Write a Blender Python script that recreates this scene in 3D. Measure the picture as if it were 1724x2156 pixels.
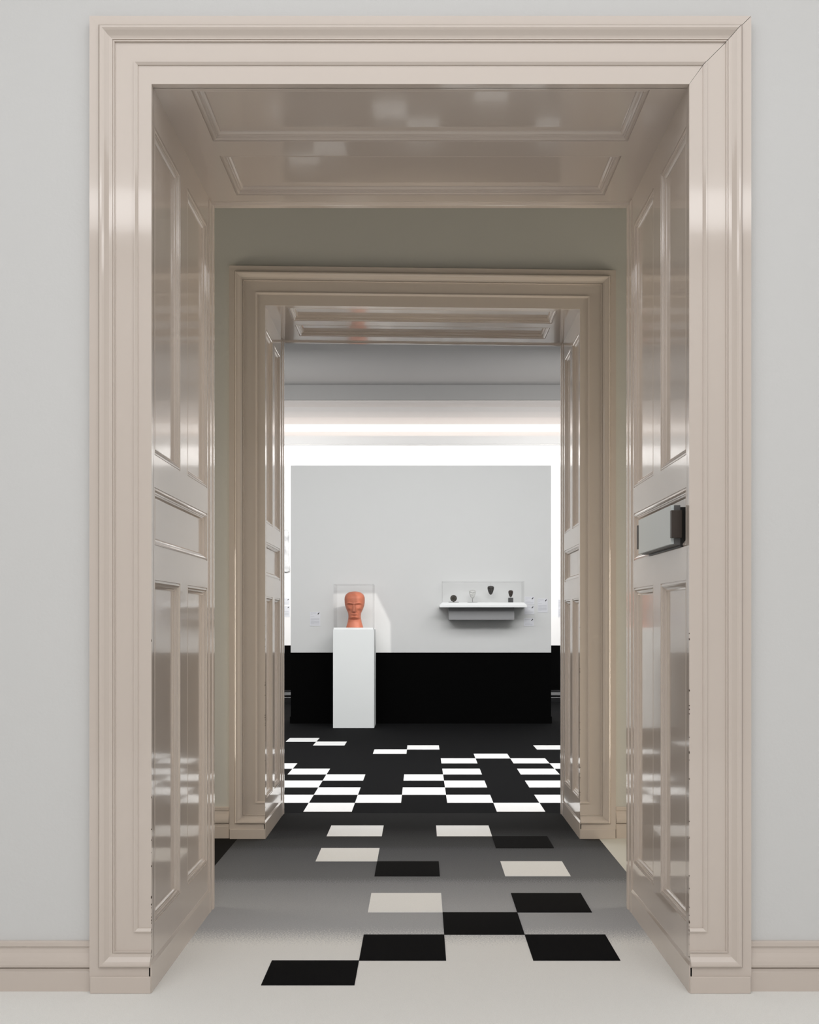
import bpy, math, random
from mathutils import Vector

random.seed(4)
for o in list(bpy.data.objects):
    bpy.data.objects.remove(o)
scn = bpy.context.scene
COL = scn.collection

# ------------------------------------------------------------------ camera
# world: X right, Y into the picture, Z up.  Eye 1.10 m above the carpet.
cam_d = bpy.data.cameras.new('camera')
cam = bpy.data.objects.new('camera', cam_d)
COL.objects.link(cam)
cam.location = (0, 0, 1.10)
cam.rotation_euler = (math.pi / 2, 0, 0)
cam_d.sensor_fit = 'VERTICAL'
cam_d.sensor_height = 36.0
cam_d.sensor_width = 36.0 * 1724 / 2156
cam_d.lens = 36.0 * 2212 / 2156
cam_d.shift_x = -24 / 2156
cam_d.shift_y = 232 / 2156
cam_d.clip_start = 0.02
cam_d.clip_end = 100
scn.camera = cam

# ------------------------------------------------------------------ world, view
w = bpy.data.worlds.new('world')
scn.world = w
w.use_nodes = True
w.node_tree.nodes['Background'].inputs[0].default_value = (0.8, 0.85, 0.9, 1)
w.node_tree.nodes['Background'].inputs[1].default_value = 0.0
vs = scn.view_settings
vs.view_transform = 'Standard'
vs.look = 'None'
vs.gamma = 1.0
vs.use_curve_mapping = False
vs.exposure = 0.0
scn.cycles.transparent_max_bounces = 40   # several clear panes in a row

# ------------------------------------------------------------------ large area lights
def area(name, loc, rot, sx, sy, radiance, color=(1, 1, 1)):
    """radiance: what the panel looks like straight on"""
    l = bpy.data.lights.new(name, 'AREA')
    l.shape = 'RECTANGLE'
    l.size, l.size_y = sx, sy
    l.energy = radiance * math.pi * sx * sy
    l.color = color
    o = bpy.data.objects.new(name, l)
    COL.objects.link(o)
    o.location = loc
    o.rotation_euler = rot
    return o

PI = math.pi
CEIL = 4.25
# luminous ceiling of the near room (behind and above the camera)
area('laylight_near_room', (0, 0.15, CEIL - 0.03), (0, 0, 0), 5.0, 4.3, 1.75, (1.0, 0.995, 0.99))
area('laylight_near_room_edge', (0, -1.65, CEIL - 0.06), (0, 0, 0), 6.8, 0.8, 3.8, (1.0, 0.985, 0.99))
# luminous ceiling of the far gallery and an added unseen fill brightening the partition
area('laylight_gallery', (0, 7.15, CEIL - 0.03), (0, 0, 0), 8.4, 1.9, 4.2, (1.0, 1.0, 1.0))
area('partition_fill', (0.2, 6.75, 3.2), (math.radians(66), 0, 0), 4.4, 0.6, 11.0, (1.0, 1.0, 1.0))
# fill lamp added out of sight behind the partition, under an added visor
area('back_wall_fill', (0, 11.80, 2.715), (math.radians(78), 0, 0), 5.6, 0.10, 95.0, (1.0, 0.99, 0.98))
# strip lights of the ledge on the back wall, one shining up, one shining down
area('cove_strip', (0, 14.36, 3.625), (math.radians(180), 0, 0), 8.6, 0.06, 5.2, (1.0, 0.87, 0.79))
area('ledge_strip', (0, 14.27, 3.570), (math.radians(20), 0, 0), 8.6, 0.08, 16.0, (1.0, 0.98, 0.97))
# warm unseen fills added at both ends to brighten the passage
area('passage_fill_left', (-3.6, 4.70, 0.85), (0, math.radians(-90), 0), 1.6, 1.2, 7.4, (1.0, 0.90, 0.76))
area('passage_fill_right', (3.6, 4.70, 0.85), (0, math.radians(90), 0), 1.6, 1.2, 7.4, (1.0, 0.90, 0.76))

# ------------------------------------------------------------------ materials
def nt(name):
    m = bpy.data.materials.new(name)
    m.use_nodes = True
    t = m.node_tree
    return m, t, t.nodes['Principled BSDF']

def mat(name, col, rough=0.5, spec=0.5, bump=0.0, bscale=60, var=0.0, vscale=3.0, metal=0.0, stretch=None, coat=0.0, coat_rough=0.05):
    m, t, p = nt(name)
    p.inputs['Base Color'].default_value = (*col, 1)
    p.inputs['Roughness'].default_value = rough
    p.inputs['Specular IOR Level'].default_value = spec
    p.inputs['Metallic'].default_value = metal
    p.inputs['Coat Weight'].default_value = coat
    p.inputs['Coat Roughness'].default_value = coat_rough
    g = t.nodes.new('ShaderNodeNewGeometry')
    src = g.outputs['Position']
    if stretch:
        mp = t.nodes.new('ShaderNodeMapping')
        mp.inputs['Scale'].default_value = stretch
        t.links.new(src, mp.inputs['Vector'])
        src = mp.outputs[0]
    if var > 0:
        n = t.nodes.new('ShaderNodeTexNoise')
        n.inputs['Scale'].default_value = vscale
        n.inputs['Detail'].default_value = 5
        t.links.new(src, n.inputs['Vector'])
        mx = t.nodes.new('ShaderNodeMix')
        mx.data_type = 'RGBA'
        mx.inputs['A'].default_value = (*[c * (1 - var) for c in col], 1)
        mx.inputs['B'].default_value = (*[min(1, c * (1 + var)) for c in col], 1)
        t.links.new(n.outputs['Fac'], mx.inputs['Factor'])
        t.links.new(mx.outputs['Result'], p.inputs['Base Color'])
    if bump > 0:
        n = t.nodes.new('ShaderNodeTexNoise')
        n.inputs['Scale'].default_value = bscale
        n.inputs['Detail'].default_value = 3
        t.links.new(src, n.inputs['Vector'])
        b = t.nodes.new('ShaderNodeBump')
        b.inputs['Strength'].default_value = 1.0
        b.inputs['Distance'].default_value = bump
        t.links.new(n.outputs['Fac'], b.inputs['Height'])
        t.links.new(b.outputs[0], p.inputs['Normal'])
        if coat > 0:
            t.links.new(b.outputs[0], p.inputs['Coat Normal'])
    return m

M = {}
M['wall'] = mat('white_wall_paint', (0.665, 0.665, 0.66), 0.85, 0.25, 0.0004, 90, 0.015, 1.2)
M['wall_hall'] = mat('pale_green_grey_wall_paint', (0.575, 0.57, 0.535), 0.85, 0.25, 0.0004, 90, 0.015, 1.2)
M['gloss'] = mat('taupe_white_gloss_paint', (0.615, 0.540, 0.483), 0.10, 0.5, 0.00012, 9, 0.02, 4, stretch=(1, 1, 0.5), coat=0.35, coat_rough=0.04)
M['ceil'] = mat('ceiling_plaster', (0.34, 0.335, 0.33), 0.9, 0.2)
M['cove'] = mat('cove_plaster', (0.52, 0.51, 0.505), 0.9, 0.2)
M['cornice'] = mat('cornice_white', (0.90, 0.89, 0.88), 0.8, 0.2)
M['panel_white'] = mat('partition_white_paint', (0.67, 0.675, 0.67), 0.8, 0.25, 0.0002, 120)
M['black_paint'] = mat('black_dado_paint', (0.0022, 0.0022, 0.0022), 0.9, 0.03)
M['black_gloss'] = mat('black_gloss_paint', (0.012, 0.012, 0.013), 0.22, 0.6)
M['ped'] = mat('pedestal_white_paint', (0.80, 0.82, 0.815), 0.6, 0.3)
M['white_tile'] = mat('white_carpet_tile', (0.86, 0.86, 0.85), 0.95, 0.1, 0.0016, 420, 0.05, 260)
M['black_tile'] = mat('black_carpet_tile', (0.0055, 0.0055, 0.006), 0.95, 0.08, 0.0016, 420, 0.25, 260)
M['hall_black'] = mat('black_hall_carpet', (0.006, 0.006, 0.006), 0.95, 0.1)
M['hall_white'] = mat('cream_hall_carpet', (0.66, 0.65, 0.60), 0.95, 0.1, 0.001, 300)
M['dark_carpet'] = mat('charcoal_carpet', (0.0065, 0.0065, 0.007), 0.95, 0.08, 0.002, 420, 0.3, 300)
M['bronze'] = mat('dark_bronze_metal', (0.035, 0.024, 0.018), 0.4, 0.5)
M['black_metal'] = mat('black_metal', (0.010, 0.010, 0.010), 0.35, 0.5)
M['grey_metal'] = mat('grey_aluminium', (0.10, 0.10, 0.10), 0.4, 0.5)
M['sign_face'] = mat('frosted_white_sign_face', (0.60, 0.64, 0.64), 0.35, 0.4)
M['card'] = mat('white_label_card', (0.71, 0.715, 0.75), 0.6, 0.3)
M['ink'] = mat('grey_print', (0.52, 0.53, 0.56), 0.7, 0.2)
M['ink_black'] = mat('black_print', (0.02, 0.02, 0.02), 0.6, 0.2)
M['terracotta'] = mat('terracotta', (0.52, 0.165, 0.095), 0.5, 0.35, 0.0006, 120, 0.16, 22)
M['dark_stone'] = mat('dark_basalt', (0.040, 0.037, 0.034), 0.55, 0.4, 0.0006, 200, 0.4, 120)
M['brown_stone'] = mat('dark_brown_stone', (0.045, 0.033, 0.027), 0.5, 0.4, 0.0005, 200, 0.4, 120)
M['old_bronze'] = mat('blackened_bronze', (0.028, 0.022, 0.014), 0.4, 0.5, 0.0008, 180, 0.5, 90)
M['slate'] = mat('slate_block', (0.065, 0.065, 0.066), 0.7, 0.3)
M['shelf_white'] = mat('shelf_white_lacquer', (0.84, 0.85, 0.85), 0.5, 0.35)
M['chip'] = mat('bare_wood_chip', (0.09, 0.065, 0.05), 0.8, 0.2)
M['support_grey'] = mat('support_box_grey', (0.27, 0.27, 0.275), 0.6, 0.3)  # flat mid grey, darker than the shelf board
M['steel'] = mat('blackened_steel', (0.05, 0.05, 0.05), 0.4, 0.5)

def crystal():
    m, t, p = nt('rock_crystal')
    p.inputs['Base Color'].default_value = (0.78, 0.78, 0.76, 1)
    p.inputs['Roughness'].default_value = 0.25
    p.inputs['Transmission Weight'].default_value = 0.55
    p.inputs['IOR'].default_value = 1.45
    return m
M['crystal'] = crystal()

def acrylic(name, tint=0.97):
    m = bpy.data.materials.new(name)
    m.use_nodes = True
    t = m.node_tree
    t.nodes.clear()
    o = t.nodes.new('ShaderNodeOutputMaterial')
    mx = t.nodes.new('ShaderNodeMixShader')
    tr = t.nodes.new('ShaderNodeBsdfTransparent')
    tr.inputs[0].default_value = (tint, tint, tint, 1)
    gl = t.nodes.new('ShaderNodeBsdfGlossy')
    gl.inputs['Roughness'].default_value = 0.02
    lw = t.nodes.new('ShaderNodeLayerWeight')
    pw = t.nodes.new('ShaderNodeMath'); pw.operation = 'POWER'; pw.inputs[1].default_value = 5
    ma = t.nodes.new('ShaderNodeMath'); ma.operation = 'MULTIPLY_ADD'
    ma.inputs[1].default_value = 0.40; ma.inputs[2].default_value = 0.006
    t.links.new(lw.outputs['Facing'], pw.inputs[0])
    t.links.new(pw.outputs[0], ma.inputs[0])
    t.links.new(ma.outputs[0], mx.inputs[0])
    t.links.new(tr.outputs[0], mx.inputs[1])
    t.links.new(gl.outputs[0], mx.inputs[2])
    t.links.new(mx.outputs[0], o.inputs[0])
    return m
M['acrylic'] = acrylic('clear_acrylic', 0.9985)
M['acrylic_edge'] = acrylic('acrylic_edge', 0.985)

def runner_mat():
    """carpet of the near room and the passage: its own yarn changes from off-white
    through stippled bands of grey to charcoal along its length"""
    m, t, p = nt('graded_carpet')
    p.inputs['Roughness'].default_value = 0.95
    p.inputs['Specular IOR Level'].default_value = 0.1
    L = t.links.new
    g = t.nodes.new('ShaderNodeNewGeometry')
    s = t.nodes.new('ShaderNodeSeparateXYZ')
    L(g.outputs['Position'], s.inputs[0])
    n = t.nodes.new('ShaderNodeTexNoise')
    n.inputs['Scale'].default_value = 170
    n.inputs['Detail'].default_value = 1
    L(g.outputs['Position'], n.inputs['Vector'])
    n2 = t.nodes.new('ShaderNodeTexNoise')
    n2.inputs['Scale'].default_value = 6
    L(g.outputs['Position'], n2.inputs['Vector'])
    a = t.nodes.new('ShaderNodeMath'); a.operation = 'MULTIPLY_ADD'
    a.inputs[1].default_value = 0.32
    L(n.outputs['Fac'], a.inputs[0]); L(s.outputs['Y'], a.inputs[2])
    b = t.nodes.new('ShaderNodeMath'); b.operation = 'MULTIPLY_ADD'
    b.inputs[1].default_value = 0.03
    L(n2.outputs['Fac'], b.inputs[0]); L(a.outputs[0], b.inputs[2])
    mr = t.nodes.new('ShaderNodeMapRange')
    off = 0.175
    mr.inputs['From Min'].default_value = 3.0 + off
    mr.inputs['From Max'].default_value = 6.2 + off
    L(b.outputs[0], mr.inputs['Value'])
    r = t.nodes.new('ShaderNodeValToRGB')
    L(mr.outputs[0], r.inputs[0])
    stops = RUNNER_STOPS
    el = r.color_ramp.elements
    while len(el) < len(stops):
        el.new(0.5)
    for e, (y, c) in zip(el, stops):
        e.position = (y - 3.0) / 3.2
        e.color = (c[0], c[1], c[2], 1)
    n3 = t.nodes.new('ShaderNodeTexNoise')
    n3.inputs['Scale'].default_value = 300
    L(g.outputs['Position'], n3.inputs['Vector'])
    mx = t.nodes.new('ShaderNodeMix'); mx.data_type = 'RGBA'; mx.blend_type = 'MULTIPLY'
    mx.inputs['Factor'].default_value = 0.12
    L(r.outputs[0], mx.inputs['A']); L(n3.outputs['Fac'], mx.inputs['B'])
    L(mx.outputs['Result'], p.inputs['Base Color'])
    bp = t.nodes.new('ShaderNodeBump')
    bp.inputs['Distance'].default_value = 0.0016
    L(n3.outputs['Fac'], bp.inputs['Height'])
    L(bp.outputs[0], p.inputs['Normal'])
    return m
def gy(v, b=1.0):
    return (v, v * (1 + (b - 1) * .3), v * b)
RUNNER_STOPS = [(3.0, (.90, .89, .86)), (3.60, (.90, .89, .86)), (3.76, gy(.47, 1.05)), (4.44, gy(.27, 1.09)),
                (4.50, gy(.18, 1.09)), (5.08, gy(.10, 1.12)), (5.14, gy(.07, 1.08)), (5.60, gy(.016)), (6.2, gy(.016))]
M['runner'] = runner_mat()

def marble():
    m, t, p = nt('pale_marble_relief')
    p.inputs['Roughness'].default_value = 0.7
    g = t.nodes.new('ShaderNodeNewGeometry')
    n = t.nodes.new('ShaderNodeTexNoise')
    n.inputs['Scale'].default_value = 7
    n.inputs['Detail'].default_value = 6
    t.links.new(g.outputs['Position'], n.inputs['Vector'])
    r = t.nodes.new('ShaderNodeValToRGB')
    r.color_ramp.elements[0].position = 0.38
    r.color_ramp.elements[0].color = (0.42, 0.42, 0.43, 1)
    r.color_ramp.elements[1].position = 0.55
    r.color_ramp.elements[1].color = (0.70, 0.70, 0.70, 1)
    t.links.new(n.outputs['Fac'], r.inputs[0])
    t.links.new(r.outputs[0], p.inputs['Base Color'])
    return m
M['marble'] = marble()

# ------------------------------------------------------------------ object helpers
class MB:
    def __init__(s):
        s.v, s.f = [], []
    def add(s, vs, fs):
        n = len(s.v)
        s.v += [tuple(v) for v in vs]
        s.f += [tuple(i + n for i in f) for f in fs]
        return s
    def box(s, x0, x1, y0, y1, z0, z1):
        return s.add([(x0, y0, z0), (x1, y0, z0), (x1, y1, z0), (x0, y1, z0), (x0, y0, z1), (x1, y0, z1), (x1, y1, z1), (x0, y1, z1)],
                     [(0, 3, 2, 1), (4, 5, 6, 7), (0, 1, 5, 4), (1, 2, 6, 5), (2, 3, 7, 6), (3, 0, 4, 7)])
    def prism_x(s, prof, x0, x1):
        """profile [(y, z)] closed, extruded along X"""
        n = len(prof)
        vs = [(x0, y, z) for y, z in prof] + [(x1, y, z) for y, z in prof]
        fs = [(i, (i + 1) % n, n + (i + 1) % n, n + i) for i in range(n)]
        fs += [tuple(range(n - 1, -1, -1)), tuple(range(n, 2 * n))]
        return s.add(vs, fs)
    def cyl(s, p0, p1, r, n=16, r1=None):
        p0, p1 = Vector(p0), Vector(p1)
        d = (p1 - p0).normalized()
        a = d.orthogonal().normalized(); b = d.cross(a)
        r1 = r if r1 is None else r1
        vs = [p0 + (a * math.cos(2 * PI * i / n) + b * math.sin(2 * PI * i / n)) * r for i in range(n)]
        vs += [p1 + (a * math.cos(2 * PI * i / n) + b * math.sin(2 * PI * i / n)) * r1 for i in range(n)]
        fs = [(i, (i + 1) % n, n + (i + 1) % n, n + i) for i in range(n)]
        fs += [tuple(range(n - 1, -1, -1)), tuple(range(n, 2 * n))]
        return s.add(vs, fs)
    def build(s, name, m, parent=None, smooth=False, bevel=0.0, fix=True):
        import bmesh
        me = bpy.data.meshes.new(name)
        me.from_pydata(s.v, [], s.f)
        if fix or bevel:
            bm = bmesh.new(); bm.from_mesh(me)
            if fix:
                bmesh.ops.recalc_face_normals(bm, faces=bm.faces)
            if bevel:
                bmesh.ops.bevel(bm, geom=[e for e in bm.edges if len(e.link_faces) == 2 and e.calc_face_angle() > 0.5], offset=bevel,
                                segments=2, affect='EDGES', profile=0.6)
            bm.to_mesh(me); bm.free()
        me.materials.append(m)
        if smooth:
            for p in me.polygons:
                p.use_smooth = True
        o = bpy.data.objects.new(name, me)
        COL.objects.link(o)
        if parent is not None:
            o.parent = parent
            o.matrix_parent_inverse = parent.matrix_world.inverted()
        return o

def empty(name, loc=(0, 0, 0)):
    o = bpy.data.objects.new(name, None)
    COL.objects.link(o)
    o.location = loc
    o.empty_display_size = 0.05
    bpy.context.view_layer.update()
    return o

def tag(o, label=None, cat=None, group=None, kind=None):
    if label: o['label'] = label
    if cat: o['category'] = cat
    if group: o['group'] = group
    if kind: o['kind'] = kind
    return o

def struct(o, label=None, cat=None):
    return tag(o, label, cat, None, 'structure')

# ------------------------------------------------------------------ setting: rooms
Y1W, Y1R = 3.145, 4.035        # near wall, its front face and its rear face
Y2W, Y2R = 5.361, 6.030        # middle wall
C1, C2 = -0.0015, 0.0085       # centres of the two doorways
HALF = 0.8005                  # half width of the openings
TOP = 2.7027                   # height of the openings
YB = 14.48                     # back wall
BACK = -2.45

def wall_with_opening(name, y0, y1, xc, x0, x1, m_front, label, rear_mat=None):
    mb = MB()
    g = HALF + 0.03
    mb.box(x0, xc - g, y0, y1, 0, CEIL)
    mb.box(xc + g, x1, y0, y1, 0, CEIL)
    mb.box(xc - g, xc + g, y0, y1, TOP + 0.03, CEIL)
    o = mb.build(name, m_front)
    if rear_mat:
        o.data.materials.append(rear_mat)
        for p in o.data.polygons:
            if p.normal.y > 0.9:
                p.material_index = 1
    return struct(o, label, 'wall')

wall_with_opening('wall_front', Y1W, Y1R, C1, -3.7, 3.7, M['wall'], 'white wall around the nearest doorway', M['wall_hall'])
wall_with_opening('wall_middle', Y2W, Y2R, C2, -4.6, 4.6, M['wall_hall'], 'grey green wall around the second doorway', M['panel_white'])
struct(MB().box(-3.8, -3.7, BACK, Y1R, 0, CEIL).build('wall_left', M['wall']), 'left side wall of the near room', 'wall')
struct(MB().box(3.7, 3.8, BACK, Y1R, 0, CEIL).build('wall_right', M['wall']), 'right side wall of the near room', 'wall')
struct(MB().box(-3.8, 3.8, BACK - 0.1, BACK, 0, CEIL).build('wall_rear', M['wall']), 'wall of the near room behind the viewer', 'wall')
struct(MB().box(-3.8, -3.7, Y1R, Y2W, 0, CEIL).build('wall_passage_left', M['wall_hall']), 'left end wall of the passage between the doorways', 'wall')
struct(MB().box(3.7, 3.8, Y1R, Y2W, 0, CEIL).build('wall_passage_right', M['wall_hall']), 'right end wall of the passage between the doorways', 'wall')
struct(MB().box(-4.7, -4.6, Y2W, YB, 0, CEIL).build('wall_gallery_left', M['panel_white']), 'left side wall of the far gallery', 'wall')
struct(MB().box(4.6, 4.7, Y2W, YB, 0, CEIL).build('wall_gallery_right', M['panel_white']), 'right side wall of the far gallery', 'wall')
wb = struct(MB().box(-4.7, 4.7, YB, YB + 0.12, 0.78, CEIL).build('wall_back', M['cornice']), 'bright white back wall of the far gallery above the black dado', 'wall')
MB().box(-4.7, 4.7, YB - 0.004, YB + 0.12, 0, 0.78).build('dado', M['black_paint'], wb)['label'] = 'black painted lower band of the back wall'
struct(MB().box(-4.7, 4.7, BACK, YB, CEIL, CEIL + 0.1).build('ceiling', M['ceil']), 'grey plaster ceiling', 'ceiling')

# ledge (cornice shelf with hidden strip light) and bulkhead under the ceiling
zl = lambda y, Y: 1.10 + (1310 - y) * Y / 2212
led = MB()
y0 = 14.18
zlo, zhi = zl(938, y0), zl(918, y0)
led.prism_x([(YB, zhi - 0.025), (YB, zhi - 0.045), (y0 + 0.022, zhi - 0.045), (y0 + 0.022, zlo), (y0, zlo - 0.004), (y0, zlo + 0.006), (y0 + 0.017, zlo + 0.007), (y0 + 0.017, zlo + 0.020), (y0, zlo + 0.021), (y0, zhi), (y0 + 0.022, zhi), (y0 + 0.022, zhi - 0.025)], -4.6, 4.6)
struct(led.build('trim_1', M['cornice']), 'white cornice ledge with hidden strip light on back wall', 'cornice')
yb2 = 13.95
bh = MB()
bh.prism_x([(YB, CEIL), (yb2, CEIL), (yb2, zl(842, yb2)), (yb2 + 0.01, zl(842, yb2)), (14.2, zl(842, yb2) + 0.02), (YB, zl(842, yb2) + 0.02)], -4.6, 4.6)
struct(bh.build('trim_2', M['ceil']), 'grey bulkhead under the gallery ceiling', 'cornice')
cv = MB()
cv.prism_x([(yb2 + 0.012, zl(842.5, yb2)), (14.2, zl(857, 14.2)), (14.25, zl(867, 14.25)), (14.33, zl(879, 14.33)), (YB, zl(893, YB)), (YB, zl(842, yb2) + 0.018), (14.2, zl(842, yb2) + 0.018)], -4.6, 4.6)
struct(cv.build('trim_3', M['cove']), 'pale cove between the lit ledge and the bulkhead', 'cornice')

# ------------------------------------------------------------------ floors
RX0, RX1 = -0.931, 0.905
fl = MB()
def quad(mb, x0, x1, y0, y1, z=0.0):
    mb.box(x0, x1, y0, y1, -0.05, z)
quad(fl, -3.8, 3.8, BACK, Y1W)
quad(fl, RX0, RX1, Y1W, Y2R + 0.02)
floor = struct(fl.build('floor', M['runner']), 'off-white carpet grading through stippled greys to charcoal', 'carpet')
f2 = MB(); quad(f2, -3.8, RX0, Y1W, Y2R)
struct(f2.build('floor_passage_left', M['hall_black']), 'black carpet strip left of the graded runner', 'carpet')
f3 = MB(); quad(f3, RX1, 3.8, Y1W, Y2R)
struct(f3.build('floor_passage_right', M['hall_white']), 'cream carpet strip right of the graded runner', 'carpet')
f4 = MB(); quad(f4, -4.7, 4.7, Y2R + 0.02, YB)
floor_g = struct(f4.build('floor_gallery', M['dark_carpet']), 'charcoal carpet of the far gallery', 'carpet')

PX = 0.283
near_tiles = [(-1, -2, 'b'), (0, -1, 'b'), (0, 1, 'b'), (1, 0, 'b'), (2, -1, 'w'), (2, 1, 'b'), (4, -1, 'b'), (4, 1, 'w'), (5, -2, 'w'),
              (6, 1, 'b'), (7, -2, 'w'), (7, 0, 'w')]
for (r, c, k) in near_tiles:
    x0 = 0.082 + PX * c; ya = 3.413 + PX * r
    if r == -1:
        ya = 3.181
    yb = 3.413 + PX * (r + 1)
    mb = MB(); mb.box(x0, x0 + PX, ya, yb, -0.004, 0.0018)
    mb.build('carpet_tile', M['white_tile'] if k == 'w' else M['black_tile'], floor)
far_tiles = {0: (-3, 1), 1: (-4, -2, 0, 2), 2: (-3, -1), 3: (-4, 0, 2), 4: (-3, -1), 5: (-4, 0, 2), 6: (-5, 3), 7: (0, 2), 8: (1,), 9: (-2,),
             10: (-1, 3), 11: (-4,), 12: (-5,)}
for r, cs in far_tiles.items():
    for c in cs:
        x0 = 0.160 + 0.2805 * c; ya = 6.092 + 0.298 * r
        mb = MB(); mb.box(x0, x0 + 0.2805, ya, ya + 0.298, -0.004, 0.0018)
        mb.build('carpet_tile', M['white_tile'], floor_g)

# ------------------------------------------------------------------ baseboards
BB = [(0.0, 0.0), (0.016, 0.0), (0.016, 0.056), (0.014, 0.060), (0.014, 0.0675), (0.007, 0.069), (0.007, 0.0715), (0.021, 0.073), (0.0225, 0.080),
      (0.0215, 0.090), (0.0175, 0.102), (0.0125, 0.114), (0.0095, 0.124), (0.009, 0.131), (0.0135, 0.133), (0.0135, 0.145), (0.010, 0.148), (0.0, 0.148)]
def baseboard(name, x0, x1, yw, m, label, sc=1.0):
    mb = MB().prism_x([(yw - p, z * sc) for p, z in BB], x0, x1)
    return struct(mb.build(name, m), label, 'baseboard')
baseboard('baseboard_left', -3.7, C1 - 0.982, Y1W, M['gloss'], 'taupe moulded baseboard left of the nearest doorway')
baseboard('baseboard_right', C1 + 0.982, 3.7, Y1W, M['gloss'], 'taupe moulded baseboard right of the nearest doorway')
baseboard('baseboard_passage_left', -3.7, C2 - 0.985, Y2W, M['gloss'], 'taupe moulded baseboard left of the second doorway', 1.08)
baseboard('baseboard_passage_right', C2 + 0.985, 3.7, Y2W, M['gloss'], 'taupe moulded baseboard right of the second doorway', 1.08)
baseboard('baseboard_back', -4.6, 4.6, YB - 0.004, M['black_gloss'], 'glossy black baseboard of the back wall', 1.1)

# ------------------------------------------------------------------ panelled doorways
CAS = [(0.0, 0.0), (0.0, 0.030), (0.0265, 0.030), (0.0272, 0.023), (0.0290, 0.023), (0.0296, 0.038), (0.034, 0.0405), (0.039, 0.040), (0.045, 0.037),
       (0.051, 0.032), (0.057, 0.0275), (0.063, 0.0255), (0.0665, 0.0255), (0.0672, 0.0225), (0.0690, 0.0225), (0.0695, 0.0250), (0.0725, 0.0250), (0.0732, 0.0190),
       (0.1290, 0.0190), (0.1296, 0.0240), (0.1330, 0.0240), (0.1400, 0.0195), (0.1406, 0.0160)]

PANEL_PROF = [(0.0, 0.0), (0.001, 0.004), (0.005, 0.004), (0.0055, 0.0015), (0.011, 0.0005), (0.017, 0.003), (0.0175, 0.0065), (0.023, 0.0075), (0.0235, 0.0105),
              (0.029, 0.012), (0.035, 0.0165), (0.0355, 0.0190), (0.039, 0.0195)]

SOFFIT_PROF = [(i * 0.85, d * 1.15) for i, d in PANEL_PROF]
PANEL_PROF = [(i * 0.74, d * 0.80) for i, d in PANEL_PROF]

def panel(parent, u0, u1, v0, v1, mp, prof):
    """recessed panel with stepped moulding; mp(u, v, depth)->xyz"""
    mb = MB()
    n = len(prof)
    vs = []
    for (i, d) in prof:
        vs += [mp(u0 + i, v0 + i, d), mp(u1 - i, v0 + i, d), mp(u1 - i, v1 - i, d), mp(u0 + i, v1 - i, d)]
    fs = []
    for k in range(n - 1):
        for j in range(4):
            a, b = k * 4 + j, k * 4 + (j + 1) % 4
            fs.append((a, b, b + 4, a + 4))
    mb.add(vs, fs)
    mb.build('panel_moulding', M['gloss'], parent, fix=False)
    i, d = prof[-1]
    f = MB()
    e = 0.0004
    f.add([mp(u0 + i - e, v0 + i - e, d), mp(u1 - i + e, v0 + i - e, d), mp(u1 - i + e, v1 - i + e, d), mp(u0 + i - e, v1 - i + e, d),
           mp(u0 + i - e, v0 + i - e, d + .006), mp(u1 - i + e, v0 + i - e, d + .006), mp(u1 - i + e, v1 - i + e, d + .006), mp(u0 + i - e, v1 - i + e, d + .006)],
          [(0, 1, 2, 3), (4, 7, 6, 5), (0, 4, 5, 1), (1, 5, 6, 2), (2, 6, 7, 3), (3, 7, 4, 0)])
    f.build('panel', M['gloss'], parent)

def lining(name, parent, us, vs, holes, mp, thick=0.008):
    """board with rectangular holes: us, vs break lines; holes set of (i, j) cells"""
    mb = MB()
    nu, nv = len(us), len(vs)
    ids = {}
    V, F = [], []
    for i, u in enumerate(us):
        for j, v in enumerate(vs):
            ids[i, j] = len(V); V.append(mp(u, v, 0.0))
    for i in range(nu - 1):
        for j in range(nv - 1):
            if (i, j) not in holes:
                F.append((ids[i, j], ids[i + 1, j], ids[i + 1, j + 1], ids[i, j + 1]))
    mb.add(V, F)
    return mb.build(name, M['gloss'], parent, fix=False)

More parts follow.
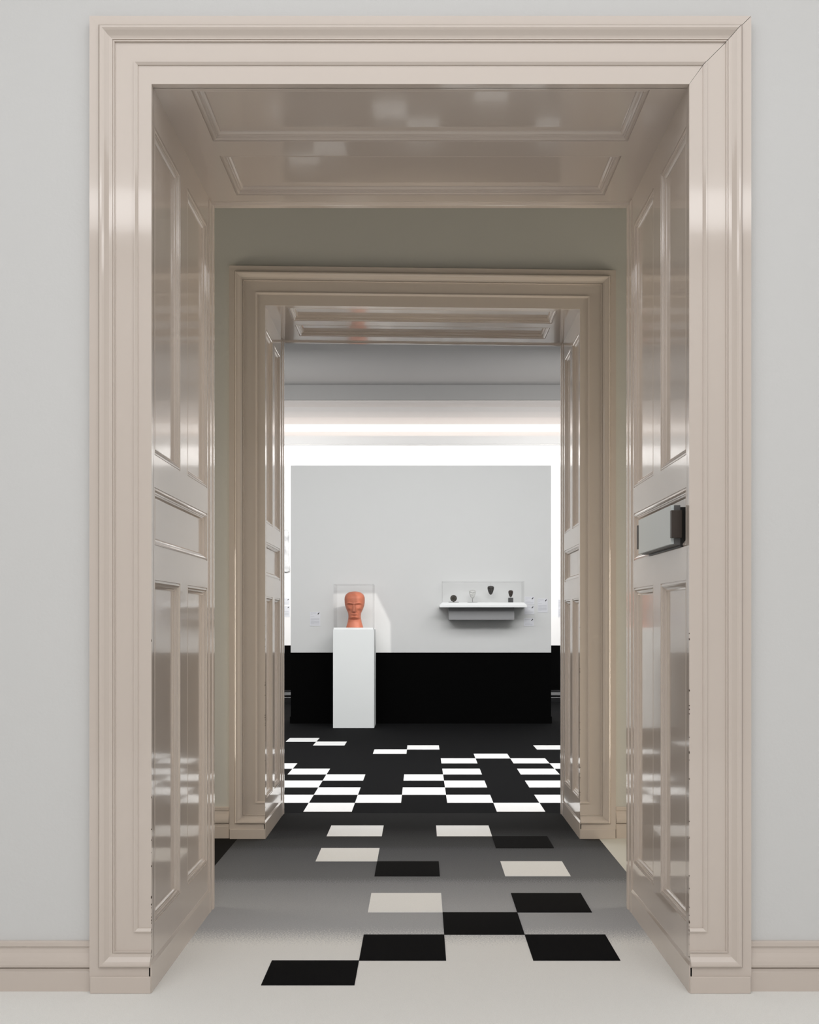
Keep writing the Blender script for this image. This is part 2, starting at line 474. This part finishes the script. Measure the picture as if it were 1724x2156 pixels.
def doorway(name, label, xc, yw, yr, ya, yb, tilt, open_mitre):
    """ya, yb: (start, end) of the two panel columns along the wall's thickness"""
    root = empty(name, (xc, yw, 0))
    struct(root, label, 'doorway')
    def T(x, y, z):
        return (xc + x, y, z + tilt * x * max(0.0, z) / 2.8)
    xo, zt, z0 = 0.981, 2.898, 0.049
    dtop = (zt - TOP) - (xo - HALF)          # head is a little wider than the sides
    last = CAS[-1][0]
    def ring(d, p):
        return yw - p
    # ---- side casings
    for s in (-1, 1):
        mb = MB()
        V, F = [], []
        m = len(CAS)
        gap = 0.0009 if (open_mitre and s > 0) else 0.0001
        for d, p in CAS:
            y = yw - p
            V += [T(s * HALF, y, z0 + d), T(s * (xo - d), y, z0 + d), T(s * (xo - d), y, zt - d - gap)]
        k = len(V)
        pl = CAS[-1][1]
        V += [T(s * HALF, yw - pl, TOP - gap), T(s * HALF, yw + 0.010, TOP), T(s * HALF, yw + 0.010, z0)]
        for i in range(m - 1):
            a, b = 3 * i, 3 * (i + 1)
            F += [(a, a + 1, b + 1, b), (a + 1, a + 2, b + 2, b + 1)]
        a = 3 * (m - 1)
        F.append((a, a + 1, a + 2, k))                       # flat inner strip
        # reveal: thickness of the casing towards the opening
        F.append(tuple([a, k, k + 1, k + 2] + [3 * i for i in range(0, m - 1)]))
        mb.add(V, F)
        mb.build('side_casing', M['gloss'], root)
        # plinth block
        pb = MB()
        xa, xb = sorted((s * (HALF - 0.002), s * 0.978))
        pb.add([T(xa, yw - .036, 0), T(xb, yw - .036, 0), T(xb, yw, 0), T(xa, yw, 0), T(xa, yw - .036, z0 + .001), T(xb, yw - .036, z0 + .001), T(xb, yw, z0 + .001), T(xa, yw, z0 + .001)],
               [(0, 3, 2, 1), (4, 5, 6, 7), (0, 1, 5, 4), (1, 2, 6, 5), (2, 3, 7, 6), (3, 0, 4, 7)])
        pb.build('plinth_block', M['gloss'], root, bevel=0.0025)
    # ---- head casing
    mb = MB(); V, F = [], []
    m = len(CAS)
    for d, p in CAS:
        y = yw - p
        V += [T(-(xo - d), y, zt - d), T(xo - d - (0.0009 if open_mitre else 0.0), y, zt - d)]
    k = len(V)
    pl = CAS[-1][1]
    V += [T(-HALF, yw - pl, TOP), T(HALF, yw - pl, TOP), T(-HALF, yw + .010, TOP), T(HALF, yw + .010, TOP)]
    for i in range(m - 1):
        F.append((2 * i, 2 * i + 1, 2 * i + 3, 2 * i + 2))
    F.append((2 * m - 2, 2 * m - 1, k + 1, k))
    F.append((k, k + 1, k + 3, k + 2))
    mb.add(V, F)
    mb.build('head_casing', M['gloss'], root)
    # ---- jamb linings with five panels each
    ys = [yw + 0.008, ya[0], ya[1], yb[0], yb[1], yr + 0.004]
    zs = [0.0, 0.196, 1.228, 1.330, 1.507, 1.603, 2.594, TOP]
    holes = {(1, 1), (3, 1), (1, 5), (3, 5), (1, 3), (2, 3), (3, 3)}
    for s in (-1, 1):
        mp = lambda u, v, d, s=s: T(s * (HALF + d), u, v)
        ln = lining('jamb_lining', root, ys, zs, holes, mp)
        for (a, b) in (ya, yb):
            panel(ln, a, b, zs[1], zs[2], mp, PANEL_PROF)
            panel(ln, a, b, zs[5], zs[6], mp, PANEL_PROF)
        panel(ln, ya[0], yb[1], zs[3], zs[4], mp, PANEL_PROF)
        # skirting of the jamb, with a bevelled top
        sk = MB(); V = []
        t1 = 0.0035
        for y in (yw - 0.030, yr - 0.055):
            for (x, z) in ((HALF + .004, 0), (HALF - t1, 0), (HALF - t1, 0.080), (HALF - 0.0005, 0.092), (HALF + .004, 0.093)):
                V.append(T(s * x, y, z))
        n = 5
        sk.add(V, [(i, (i + 1) % n, n + (i + 1) % n, n + i) for i in range(n)] + [tuple(range(n)), tuple(range(2 * n - 1, n - 1, -1))])
        sk.build('jamb_skirting', M['gloss'], ln)
        # rear edge strip (the back of the casing on the far side)
        st = MB(); V = []
        pr = [(HALF + .006, yr - 0.062), (HALF - .003, yr - 0.062), (HALF - .0045, yr - 0.056), (HALF - .0045, yr - 0.030), (HALF + .002, yr - 0.026),
              (HALF + .002, yr - 0.018), (HALF - .006, yr - 0.014), (HALF - .0075, yr - 0.008), (HALF - .0075, yr + 0.012), (HALF + .006, yr + 0.014)]
        n = len(pr)
        for z in (0.0, TOP - 0.006):
            V += [T(s * x, y, z) for x, y in pr]
        st.add(V, [(i, (i + 1) % n, n + (i + 1) % n, n + i) for i in range(n)] + [tuple(range(n)), tuple(range(2 * n - 1, n - 1, -1))])
        st.build('rear_edge_strip', M['gloss'], ln)
    # ---- chipped paint along the casing's inner corners
    ch = MB()
    rnd = random.Random(int(yw * 100))
    for s in (-1, 1):
        for i in range(26):
            z = 0.10 + 1.0 * rnd.random() ** 1.6
            h_, d_ = 0.002 + 0.007 * rnd.random(), 0.0012 + 0.0018 * rnd.random()
            y = yw - CAS[-1][1] - 0.0004
            xx = HALF - 0.0004
            A = [T(s * xx, y, z), T(s * (xx + d_), y, z + h_ * .3), T(s * (xx + d_ * .6), y, z + h_ * .8), T(s * xx, y, z + h_),
                 T(s * xx, y + d_ * 2.2, z + h_ * .7), T(s * xx, y + d_ * 1.4, z + h_ * .2)]
            ch.add(A, [(0, 1, 2, 3), (0, 3, 4, 5)])
    tag(ch.build('paint_chips', M['chip'], root, fix=False), kind='stuff')
    # ---- soffit lining with two panels
    us = [-HALF, -0.691, 0.691, HALF]
    mp = lambda u, v, d: T(u, v, TOP + d)
    ln = lining('soffit_lining', root, us, ys, {(1, 1), (1, 3)}, mp)
    for (a, b) in (ya, yb):
        panel(ln, -0.691, 0.691, a, b, mp, SOFFIT_PROF)
    st = MB(); V = []
    pr = [(TOP + .006, yr - 0.036), (TOP - .001, yr - 0.034), (TOP - .001, yr - 0.020), (TOP - .006, yr - 0.014), (TOP - .0075, yr - 0.008), (TOP - .0075, yr + 0.012), (TOP + .006, yr + 0.014)]
    n = len(pr)
    for x in (-HALF, HALF):
        V += [T(x, y, z) for z, y in pr]
    st.add(V, [(i, (i + 1) % n, n + (i + 1) % n, n + i) for i in range(n)] + [tuple(range(n)), tuple(range(2 * n - 1, n - 1, -1))])
    st.build('rear_edge_strip', M['gloss'], ln)
    # rear casing on the far face of the wall (plain architrave)
    rc = MB()
    def bx(x0, x1, z0_, z1_):
        rc.add([T(x0, yr, z0_), T(x1, yr, z0_), T(x1, yr + .03, z0_), T(x0, yr + .03, z0_), T(x0, yr, z1_), T(x1, yr, z1_), T(x1, yr + .03, z1_), T(x0, yr + .03, z1_)],
               [(0, 3, 2, 1), (4, 5, 6, 7), (0, 1, 5, 4), (1, 2, 6, 5), (2, 3, 7, 6), (3, 0, 4, 7)])
    bx(-xo, -HALF - .006, 0, zt); bx(HALF + .006, xo, 0, zt); bx(-HALF - .006, HALF + .006, TOP + .006, zt)
    rc.build('rear_casing', M['gloss'], root)
    return root

doorway('door_1', 'nearest doorway lined with glossy taupe panelling', C1, Y1W, Y1R, (3.165, 3.503), (3.612, 3.945), 0.0, True)
doorway('door_2', 'second doorway with glossy taupe panelling between passage and gallery', C2, Y2W, Y2R, (5.385, 5.612), (5.690, 5.915), -0.0118, False)

# ------------------------------------------------------------------ sign holder on the right jamb
PXW = C1 + HALF
sg = empty('wall_sign', (PXW, 3.45, 1.40))
tag(sg, 'blank frosted sign in dark bronze clips on the right doorway panel', 'sign')
def sbox(name, x0, x1, y0, y1, z0, z1, m, bevel=0.0006):
    return MB().box(PXW + x0, PXW + x1, y0, y1, z0, z1).build(name, m, sg, bevel=bevel)
sbox('back_plate', -0.006, 0.020, 3.160 + .05, 3.66, 1.330, 1.452, M['black_metal'])
sbox('carrier', -0.024, -0.006, 3.212, 3.685, 1.336, 1.458, M['grey_metal'])
sbox('face_plate', -0.034, -0.024, 3.218, 3.695, 1.3395, 1.4585, M['sign_face'])
sbox('clip', -0.0365, -0.004, 3.198, 3.216, 1.357, 1.441, M['bronze'])
sbox('clip', -0.0365, -0.004, 3.697, 3.712, 1.357, 1.441, M['bronze'])

# ------------------------------------------------------------------ partition
YP = 11.42
px = lambda x, Y: (x - 886) * Y / 2212
pz = lambda y, Y: 1.10 - (y - 1310) * Y / 2212
pa = empty('display_partition', (0, YP + 0.15, 0))
tag(pa, 'freestanding white partition with black lower band carrying the shelf', 'partition')
XA, XB = px(612, YP), px(1160, YP)
ZT, ZD = pz(980, YP), pz(1374, YP)
MB().box(XA, XB, YP, YP + 0.30, ZD, ZT).build('white_panel', M['panel_white'], pa)
MB().box(XA, XB, YP + 0.001, YP + 0.299, 0, ZD).build('black_dado', M['black_paint'], pa)
MB().box(XA + .02, XB - .02, YP + 0.30, YP + 0.72, ZT - 0.035, ZT - 0.015).build('added_light_visor', M['black_paint'], pa)  # unseen board added to keep the fill light below the ledge
MB().box(XA - .008, XB + .008, YP - .012, YP + .312, 0, 0.075).build('base_board', M['black_paint'], pa, bevel=0.003)

# ------------------------------------------------------------------ pedestal with head
YQ = 10.91
ped = empty('pedestal', (px(744, YQ), YQ + .215, 0))
tag(ped, 'tall white pedestal standing before the partition', 'pedestal')
qx0, qx1 = px(701, YQ), px(787.5, YQ)
MB().box(qx0, qx1, YQ, YQ + .43, 0, 1.026).build('plinth', M['ped'], ped, bevel=0.0015)
MB().box(qx0 + .006, qx1 - .012, YQ + .012, YQ + .418, 1.026, 1.043).build('top_plate', M['shelf_white'], ped, bevel=0.001)

def acrylic_case(name, label, x0, x1, y0, y1, z0, z1, t=0.005, back=True):
    c = empty(name, ((x0 + x1) / 2, (y0 + y1) / 2, z0))
    tag(c, label, 'display case')
    MB().box(x0, x1, y0, y0 + t, z0, z1).build('front_pane', M['acrylic'], c)
    if back:
        MB().box(x0, x1, y1 - t, y1, z0, z1).build('back_pane', M['acrylic'], c)
    MB().box(x0, x0 + t, y0 + t, y1 - t, z0, z1).build('side_pane', M['acrylic'], c)
    MB().box(x1 - t, x1, y0 + t, y1 - t, z0, z1).build('side_pane', M['acrylic'], c)
    MB().box(x0 + t, x1 - t, y0 + t, y1 - t, z1 - t, z1).build('top_pane', M['acrylic'], c)
    e = MB()
    h = 0.0022
    for (xx, yy) in ((x0, y0), (x1, y0), (x0, y1), (x1, y1)):
        e.box(xx - h / 2, xx + h / 2, yy - h / 2, yy + h / 2, z0, z1)
    for yy in (y0, y1):
        e.box(x0, x1, yy - h / 2, yy + h / 2, z1 - h / 2, z1 + h / 2)
    for xx in (x0, x1):
        e.box(xx - h / 2, xx + h / 2, y0, y1, z1 - h / 2, z1 + h / 2)
    e.build('polished_edges', M['acrylic_edge'], c)
    return c
acrylic_case('acrylic_case', 'clear acrylic cover over the terracotta head on the pedestal', qx0 + .006, qx1 - .012, YQ + .012, YQ + .418, 1.043, pz(1229.6, YQ + .012))

def interp(tab, t):
    for (a, b), (c, d) in zip(tab, tab[1:]):
        if t <= c:
            k = (t - a) / (c - a) if c > a else 0
            k = k * k * (3 - 2 * k) * 0.35 + k * 0.65
            return b + (d - b) * k
    return tab[-1][1]
def G(x, s):
    return math.exp(-(x / s) ** 2)

def sculpt(hw, df, db, height, feats, nu=120, nv=150, power=2.25):
    V, F = [], []
    for j in range(nv + 1):
        t = j / nv
        t = t + 0.0 * t
        w_, f_, b_ = interp(hw, t), interp(df, t), interp(db, t)
        for i in range(nu):
            a = 2 * PI * i / nu
            ca, sa = math.cos(a), math.sin(a)
            x = math.copysign(abs(ca) ** (2 / power), ca) * w_
            y = math.copysign(abs(sa) ** (2 / power), sa)
            y = -y * f_ if y > 0 else -y * b_
            if sa > 0:
                y -= feats(x, t, w_) * min(1, sa * 1.6)
            V.append((x, y, t * height))
    for j in range(nv):
        for i in range(nu):
            k = (i + 1) % nu
            F.append((j * nu + i, j * nu + k, (j + 1) * nu + k, (j + 1) * nu + i))
    F.append(tuple(range(nu - 1, -1, -1)))
    F.append(tuple(nv * nu + i for i in range(nu)))
    return V, F

HW = [(0, .0905), (.03, .0880), (.15, .0745), (.25, .0672), (.318, .0655), (.40, .0685), (.46, .0790), (.519, .0900), (.62, .1020), (.70, .1060), (.787, .1070), (.84, .1050), (.888, .0985),
      (.925, .0880), (.955, .0740), (.978, .0560), (.992, .0330), (1, .004)]
DF = [(0, .078), (.15, .062), (.22, .060), (.245, .074), (.265, .092), (.30, .099), (.36, .098), (.42, .103), (.52, .108), (.64, .112), (.72, .118), (.80, .118), (.86, .108), (.91, .092),
      (.955, .066), (.985, .036), (1, .004)]
DB = [(0, .078), (.2, .070), (.35, .078), (.50, .110), (.65, .130), (.80, .130), (.88, .112), (.94, .080), (.98, .045), (1, .004)]
def head_feats(x, t, w_):
    d = 0.0
    ax = abs(x)
    # nose: wedge from the brow to the tip
    if t < 0.70:
        k = min(1, max(0, (0.665 - t) / 0.215))
        if t > 0.435:
            d += (0.006 + 0.026 * k) * G(x, 0.0105 + 0.008 * k ** 2)
        else:
            d += 0.032 * G(x, 0.0185) * max(0, 1 - (0.435 - t) / 0.020)
    # brow ridge: shallow V rising outwards
    brow = 0.640 + 0.55 * max(0, ax - 0.010) - 3.0 * max(0, ax - 0.055) ** 1.2
    d += 0.011 * G(t - brow - 0.012, 0.020) * G(ax - 0.040, 0.040)
    # sockets and lids
    d -= 0.017 * G(t - 0.610, 0.024) * G(ax - 0.041, 0.024)
    d += 0.011 * G(t - 0.607, 0.016) * G(ax - 0.040, 0.018)
    d -= 0.004 * G(t - 0.580, 0.005) * G(ax - 0.041, 0.022)
    # cheek bone and hollow cheek
    d += 0.006 * G(t - 0.530, 0.035) * G(ax - 0.058, 0.022)
    d -= 0.010 * G(t - 0.455, 0.045) * G(ax - 0.052, 0.018)
    # fold from nose to mouth
    d -= 0.004 * G(ax - 0.024 - 0.20 * max(0, 0.44 - t), 0.005) * (1 if 0.36 < t < 0.45 else 0)
    # mouth
    d += 0.009 * G(t - 0.365, 0.030) * G(ax, 0.040)
    d += 0.005 * G(t - 0.372, 0.008) * G(ax, 0.030)
    d += 0.005 * G(t - 0.338, 0.008) * G(ax, 0.026)
    d -= 0.009 * G(t - 0.3555, 0.0055) * G(ax, 0.036)
    d -= 0.005 * G(t - 0.318, 0.010) * G(ax, 0.024)
    # chin
    d += 0.011 * G(t - 0.285, 0.022) * G(ax, 0.026)
    return d
V, F = sculpt(HW, DF, DB, 0.383, head_feats)
hb = MB(); hx, hy = px(746.5, 11.12), YQ + .215
hb.add([(x + hx, y + hy, z + 1.043) for x, y, z in V], F)
head = hb.build('terracotta_head', M['terracotta'], None, smooth=True)
tag(head, 'terracotta sculpture of a bald head on the white pedestal', 'sculpture')

# ------------------------------------------------------------------ shelf with four small objects
YS = 11.10
sh = empty('wall_shelf', (px(1017, YS), YP, 1.257))
tag(sh, 'thick white shelf with chamfered edge on the partition', 'shelf')
s0, s1 = px(925, YS), px(1109.5, YS)
zb, zm, ztp = 1.257, 1.281, 1.309
b = MB(); c = 0.031
b.add([(s0, YS, zb), (s1, YS, zb), (s1, YP - .001, zb), (s0, YP - .001, zb), (s0, YS, zm), (s1, YS, zm), (s1, YP - .001, zm), (s0, YP - .001, zm),
       (s0 + c, YS + c, ztp), (s1 - c, YS + c, ztp), (s1 - c, YP - .001, ztp), (s0 + c, YP - .001, ztp)],
      [(0, 3, 2, 1), (0, 1, 5, 4), (1, 2, 6, 5), (2, 3, 7, 6), (3, 0, 4, 7), (4, 5, 9, 8), (5, 6, 10, 9), (6, 7, 11, 10), (7, 4, 8, 11), (8, 9, 10, 11)])
b.build('shelf_board', M['shelf_white'], sh, bevel=0.002)
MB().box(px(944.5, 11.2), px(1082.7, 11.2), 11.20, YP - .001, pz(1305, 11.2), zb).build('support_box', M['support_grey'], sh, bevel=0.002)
cx0, cx1 = px(931, 11.135), px(1103.5, 11.135)
acrylic_case('acrylic_case', 'clear acrylic cover over the four small objects on the wall shelf', cx0, cx1, 11.135, YP - .004, ztp, pz(1224, 11.135), back=False)

YO = 11.26
def base_plate(root, xc, w, z0, z1, name='base', m=None, d=0.06):
    MB().box(xc - w / 2, xc + w / 2, YO - d / 2, YO + d / 2, z0, z1).build(name, m or M['steel'], root, bevel=0.0008)
# disc
xc = px(954.8, YO)
r = empty('bronze_disc', (xc, YO, ztp))
tag(r, 'round blackened bronze disc on flat base at the shelf\'s left end', 'sculpture')
base_plate(r, xc, 0.108, ztp, ztp + .007)
zc, R = ztp + .007 + .0400, .0358
V, F = [], []
NR, NA = 14, 48
for side in (-1, 1):
    for j in range(NR + 1):
        q = j / NR
        for i in range(NA):
            a = 2 * PI * i / NA
            th = 0.011 * (1 - q ** 4) ** 0.5 + 0.003 * G(q - .78, .07) + 0.004 * G(q - .25, .18) * math.cos(3 * a) + .0025 * G(q - .5, .12) * math.cos(5 * a)
            V.append((xc + R * q * math.cos(a), YO + side * th, zc + R * q * math.sin(a)))
n1 = (NR + 1) * NA
for sd in (0, 1):
    for j in range(NR):
        for i in range(NA):
            k = (i + 1) % NA
            q = [sd * n1 + j * NA + i, sd * n1 + j * NA + k, sd * n1 + (j + 1) * NA + k, sd * n1 + (j + 1) * NA + i]
            F.append(tuple(q))
MB().add(V, F).build('disc', M['old_bronze'], r, smooth=True)
MB().box(xc - .006, xc + .006, YO - .007, YO + .007, ztp + .006, zc - R + .006).build('foot', M['old_bronze'], r)

def mask_feats(amp):
    def f(x, t, w_):
        d = 0
        ax = abs(x) / max(w_, 1e-5)
        d += amp * 1.6 * G(ax, .16) * (1 if .35 < t < .68 else 0) * (1 - (t - .35) / .5)
        d -= amp * G(t - .62, .06) * G(ax - .42, .24)
        d += amp * .8 * G(t - .74, .05) * G(ax - .35, .35)
        d -= amp * .8 * G(t - .26, .025) * G(ax, .35)
        d += amp * .5 * G(t - .31, .03) * G(ax, .3) + amp * .5 * G(t - .20, .03) * G(ax, .3)
        return d
    return f
def small_mask(mat_, name, parent, xc, z0, h, w, hwtab, depth, amp):
    tab = [(t, v * w / 2) for t, v in hwtab]
    D = [(t, v * depth) for t, v in hwtab]
    B = [(t, v * depth * .7) for t, v in hwtab]
    V, F = sculpt(tab, D, B, h, mask_feats(amp), 48, 48, 2.2)
    return MB().add([(x + xc, y + YO, z + z0) for x, y, z in V], F).build(name, mat_, parent, smooth=True)
MASK = [(0, .05), (.02, .20), (.07, .36), (.2, .58), (.4, .80), (.6, .95), (.75, 1.0), (.86, .97), (.93, .84), (.975, .60), (1, .20)]
xc = px(994.4, YO)
r = empty('crystal_mask', (xc, YO, ztp))
tag(r, 'pale translucent stone mask on thin pin stand on the wall shelf', 'sculpture')
base_plate(r, xc, 0.105, ztp, ztp + .005)
MB().cyl((xc, YO, ztp + .004), (xc, YO, pz(1260, YO) + .012), .0018, 10).build('pin', M['steel'], r)
small_mask(M['crystal'], 'mask', r, xc, pz(1260.4, YO), (1260.4 - 1242) * YO / 2212, .0725, MASK, .026, .005)

xc = px(1033.0, YO)
r = empty('hanging_mask', (xc, YO, pz(1252.3, YO)))
tag(r, 'dark grey stone mask hanging from a thread above the wall shelf', 'sculpture')
small_mask(M['dark_stone'], 'mask', r, xc, pz(1252.3, YO), (1252.3 - 1233.5) * YO / 2212, .0705, MASK, .024, .006)
MB().cyl((xc, YO, pz(1234, YO)), (xc, YO, pz(1224, 11.135) - .0062), .0006, 6).build('thread', M['grey_metal'], r)

xc = px(1075.0, YO)
r = empty('small_stone_head', (xc, YO, ztp))
tag(r, 'small dark brown stone head on a square slate block', 'sculpture')
base_plate(r, xc, 0.0505, ztp, pz(1258.7, YO), 'block', M['slate'], .05)
zt_ = pz(1258.7, YO)
MB().cyl((xc, YO, zt_ - .001), (xc, YO, zt_ + .016), .002, 10).build('pin', M['steel'], r)
HEAD2 = [(0, .12), (.03, .38), (.1, .56), (.25, .70), (.45, .88), (.65, 1.0), (.8, 1.0), (.9, .90), (.965, .66), (1, .2)]
small_mask(M['brown_stone'], 'head', r, xc, zt_ + .0095, (1256.8 - 1242.8) * YO / 2212, .051, HEAD2, .027, .005)

# ------------------------------------------------------------------ printed labels
def label_card(x0, x1, y0, y1, Y, lines, label, mark=True):
    a, b_, zb_, zt_ = px(x0, Y), px(x1, Y), pz(y1, Y), pz(y0, Y)
    r = empty('wall_label', ((a + b_) / 2, Y, zb_))
    tag(r, label, 'label', 'printed wall labels')
    MB().box(a, b_, Y - .004, Y - .0005, zb_, zt_).build('card', M['card'], r)
    t = MB(); W, H = b_ - a, zt_ - zb_
    for (u0, u1, v0, v1) in lines:
        t.box(a + W * u0, a + W * u1, Y - .0046, Y - .004, zt_ - H * v1, zt_ - H * v0)
    t.build('printed_text', M['ink'], r)
    if mark:
        k = MB(); s = .0052
        mx, mz = b_ - .019, zt_ - .019
        k.cyl((mx - .0045, Y - .0048, mz - .0055), (mx - .0045, Y - .004, mz - .0055), s, 14)
        k.cyl((mx + .0055, Y - .0048, mz + .0055), (mx + .0055, Y - .004, mz + .0055), s, 14)
        d = .0028
        k.add([(mx - .0045 - d, Y - .0047, mz - .0055 + d), (mx - .0045 + d, Y - .0047, mz - .0055 - d), (mx + .0055 + d, Y - .0047, mz + .0055 - d), (mx + .0055 - d, Y - .0047, mz + .0055 + d)], [(0, 1, 2, 3)])
        k.build('dumbbell_mark', M['ink_black'], r)
    return r
def para(v0, v1, n, u0=.07, u1=.90):
    out = []
    p = (v1 - v0) / n
    for i in range(n):
        out.append((u0, u1 if i < n - 1 else u0 + (u1 - u0) * .4, v0 + p * i, v0 + p * (i + .5)))
    return out
tall = [(.06, .62, .075, .11), (.06, .27, .18, .20), (.06, .42, .34, .36)] + para(.47, .62, 5) + para(.65, .86, 7) + [(.07, .9, .88, .895)]
short = [(.08, .62, .14, .19), (.08, .30, .34, .37), (.08, .60, .60, .63), (.08, .9, .70, .73), (.08, .85, .80, .83)]
label_card(652.6, 674.2, 1288, 1318, YP, tall, 'tall white printed label left of the pedestal')
label_card(1104.2, 1124.6, 1256.2, 1273.2, YP, short, 'small white label above two others beside the shelf\'s right end')
label_card(1104.0, 1124.4, 1275.2, 1293.5, YP, short, 'small white label just below the shelf\'s right end')
label_card(1102.8, 1123.6, 1301.4, 1318.4, YP, short, 'lowest small white label under the shelf\'s right end')
label_card(1131.6, 1152.6, 1260.4, 1289.6, YP, tall, 'tall white printed label near the partition\'s right edge')
label_card(588.0, 609.5, 1259.5, 1273.0, YB, short, 'upper small label on the back wall left of the partition')
label_card(588.0, 610.0, 1276.0, 1299.0, YB, tall, 'lower label on the back wall left of the partition')
label_card(1174.5, 1192.0, 1262.0, 1299.5, YB, para(.06, .45, 8) + para(.55, .95, 8), 'pale label on the back wall right of the partition', False)

# ------------------------------------------------------------------ marble relief on the back wall
rl = MB()
x0, x1, z0, z1 = px(575, 14.42), px(607.5, 14.42), pz(1203, 14.42), pz(1115, 14.42)
NX, NZ = 16, 36
V, F = [], []
for j in range(NZ + 1):
    for i in range(NX + 1):
        u, v = i / NX, j / NZ
        e = 0.006 * math.sin(9 * v + 1) + 0.004 * math.sin(23 * v)
        e += 0.010 * v * 0 + 0.02 * (0.5 - v) * (1 if i == NX else 0) * 0.6
        xx = x0 + (x1 - x0) * u + (e if i == NX else 0)
        zz = z0 + (z1 - z0) * v + (0.007 * math.sin(13 * u) if j == 0 else 0)
        dep = 0.0
        if 0 < i < NX and 0 < j < NZ:
            dep = 0.018 * G(u - .74 - .18 * (v - .5), .09) * G(v - .48, .2) + .010 * math.sin(7 * u + 5 * v) * .5
        V.append((xx, 14.42 - dep, zz))
n = len(V)
V += [(x, YB - .0005, z) for x, y, z in V]
for j in range(NZ):
    for i in range(NX):
        a = j * (NX + 1) + i
        q = (a, a + 1, a + NX + 2, a + NX + 1)
        F += [q, tuple(n + k for k in reversed(q))]
for i in range(NX):
    F.append((i, n + i, n + i + 1, i + 1))
    t = NZ * (NX + 1) + i
    F.append((t, t + 1, n + t + 1, n + t))
for j in range(NZ):
    a, b_ = j * (NX + 1), (j + 1) * (NX + 1)
    F.append((a, b_, n + b_, n + a)); F.append((a + NX, n + a + NX, n + b_ + NX, b_ + NX))
rl.add(V, F)
tag(rl.build('stone_relief', M['marble']), 'pale grey carved stone relief on the back wall beyond the partition\'s left edge', 'relief')

# ------------------------------------------------------------------ unseen projector added to throw the bright patch behind the head
LP = Vector((1.62, 7.60, 3.62))
hit = [Vector((px(x, YP), YP, pz(y, YP))) for x, y in ((702, 1249), (792, 1249), (823, 1312), (823, 1378), (702, 1378))]
aim = sum(hit, Vector()) / 5
ax = (aim - LP).normalized()
ld = bpy.data.lights.new('patch_lamp', 'SPOT')
ld.energy = 420
ld.spot_size = math.radians(26)
ld.spot_blend = 0.0
ld.shadow_soft_size = 0.0007
ld.color = (1.0, 0.97, 0.93)
lo = bpy.data.objects.new('patch_lamp', ld)
COL.objects.link(lo)
lo.location = LP
lo.rotation_euler = ax.to_track_quat('-Z', 'Y').to_euler()
pr = empty('patch_projector', (LP.x, LP.y, CEIL))
tag(pr, 'unseen black projector added to cast the light patch by the pedestal', 'spotlight')
q = ax.to_track_quat('-Z', 'Y')
u_, v_ = q @ Vector((1, 0, 0)), q @ Vector((0, 1, 0))
DP = 0.24
hole = []
for h_ in hit:
    d = h_ - LP
    hole.append(LP + d * (DP / d.dot(ax)))
cpt = LP + ax * DP
V, F = [], []
for k, h_ in enumerate(hole):
    V.append(h_)
for h_ in hole:
    d = (h_ - cpt).normalized()
    V.append(cpt + d * 0.085)
V += [p + ax * 0.002 for p in list(V)]
for i in range(5):
    k = (i + 1) % 5
    F += [(i, k, 5 + k, 5 + i), (10 + i, 15 + i, 15 + k, 10 + k), (i, 10 + i, 10 + k, k), (5 + i, 5 + k, 15 + k, 15 + i)]
MB().add(V, F).build('patch_mask', M['black_metal'], pr)  # hole cut to the wanted outline of the light patch
V, F = [], []
N = 28
for (t_, r_) in ((-0.12, 0.0), (-0.12, 0.075), (DP + .02, 0.086), (DP + .02, 0.082), (-0.115, 0.071), (-0.115, 0.0)):
    for i in range(N):
        a_ = 2 * PI * i / N
        V.append(LP + ax * t_ + (u_ * math.cos(a_) + v_ * math.sin(a_)) * max(r_, 0.0005))
for j in range(5):
    for i in range(N):
        k = (i + 1) % N
        F.append((j * N + i, j * N + k, (j + 1) * N + k, (j + 1) * N + i))
MB().add(V, F).build('housing', M['black_metal'], pr, smooth=False)
MB().cyl(LP - ax * 0.06 + Vector((0, 0, 0.06)), (LP.x, LP.y, CEIL), 0.012, 14).build('stem', M['black_metal'], pr)
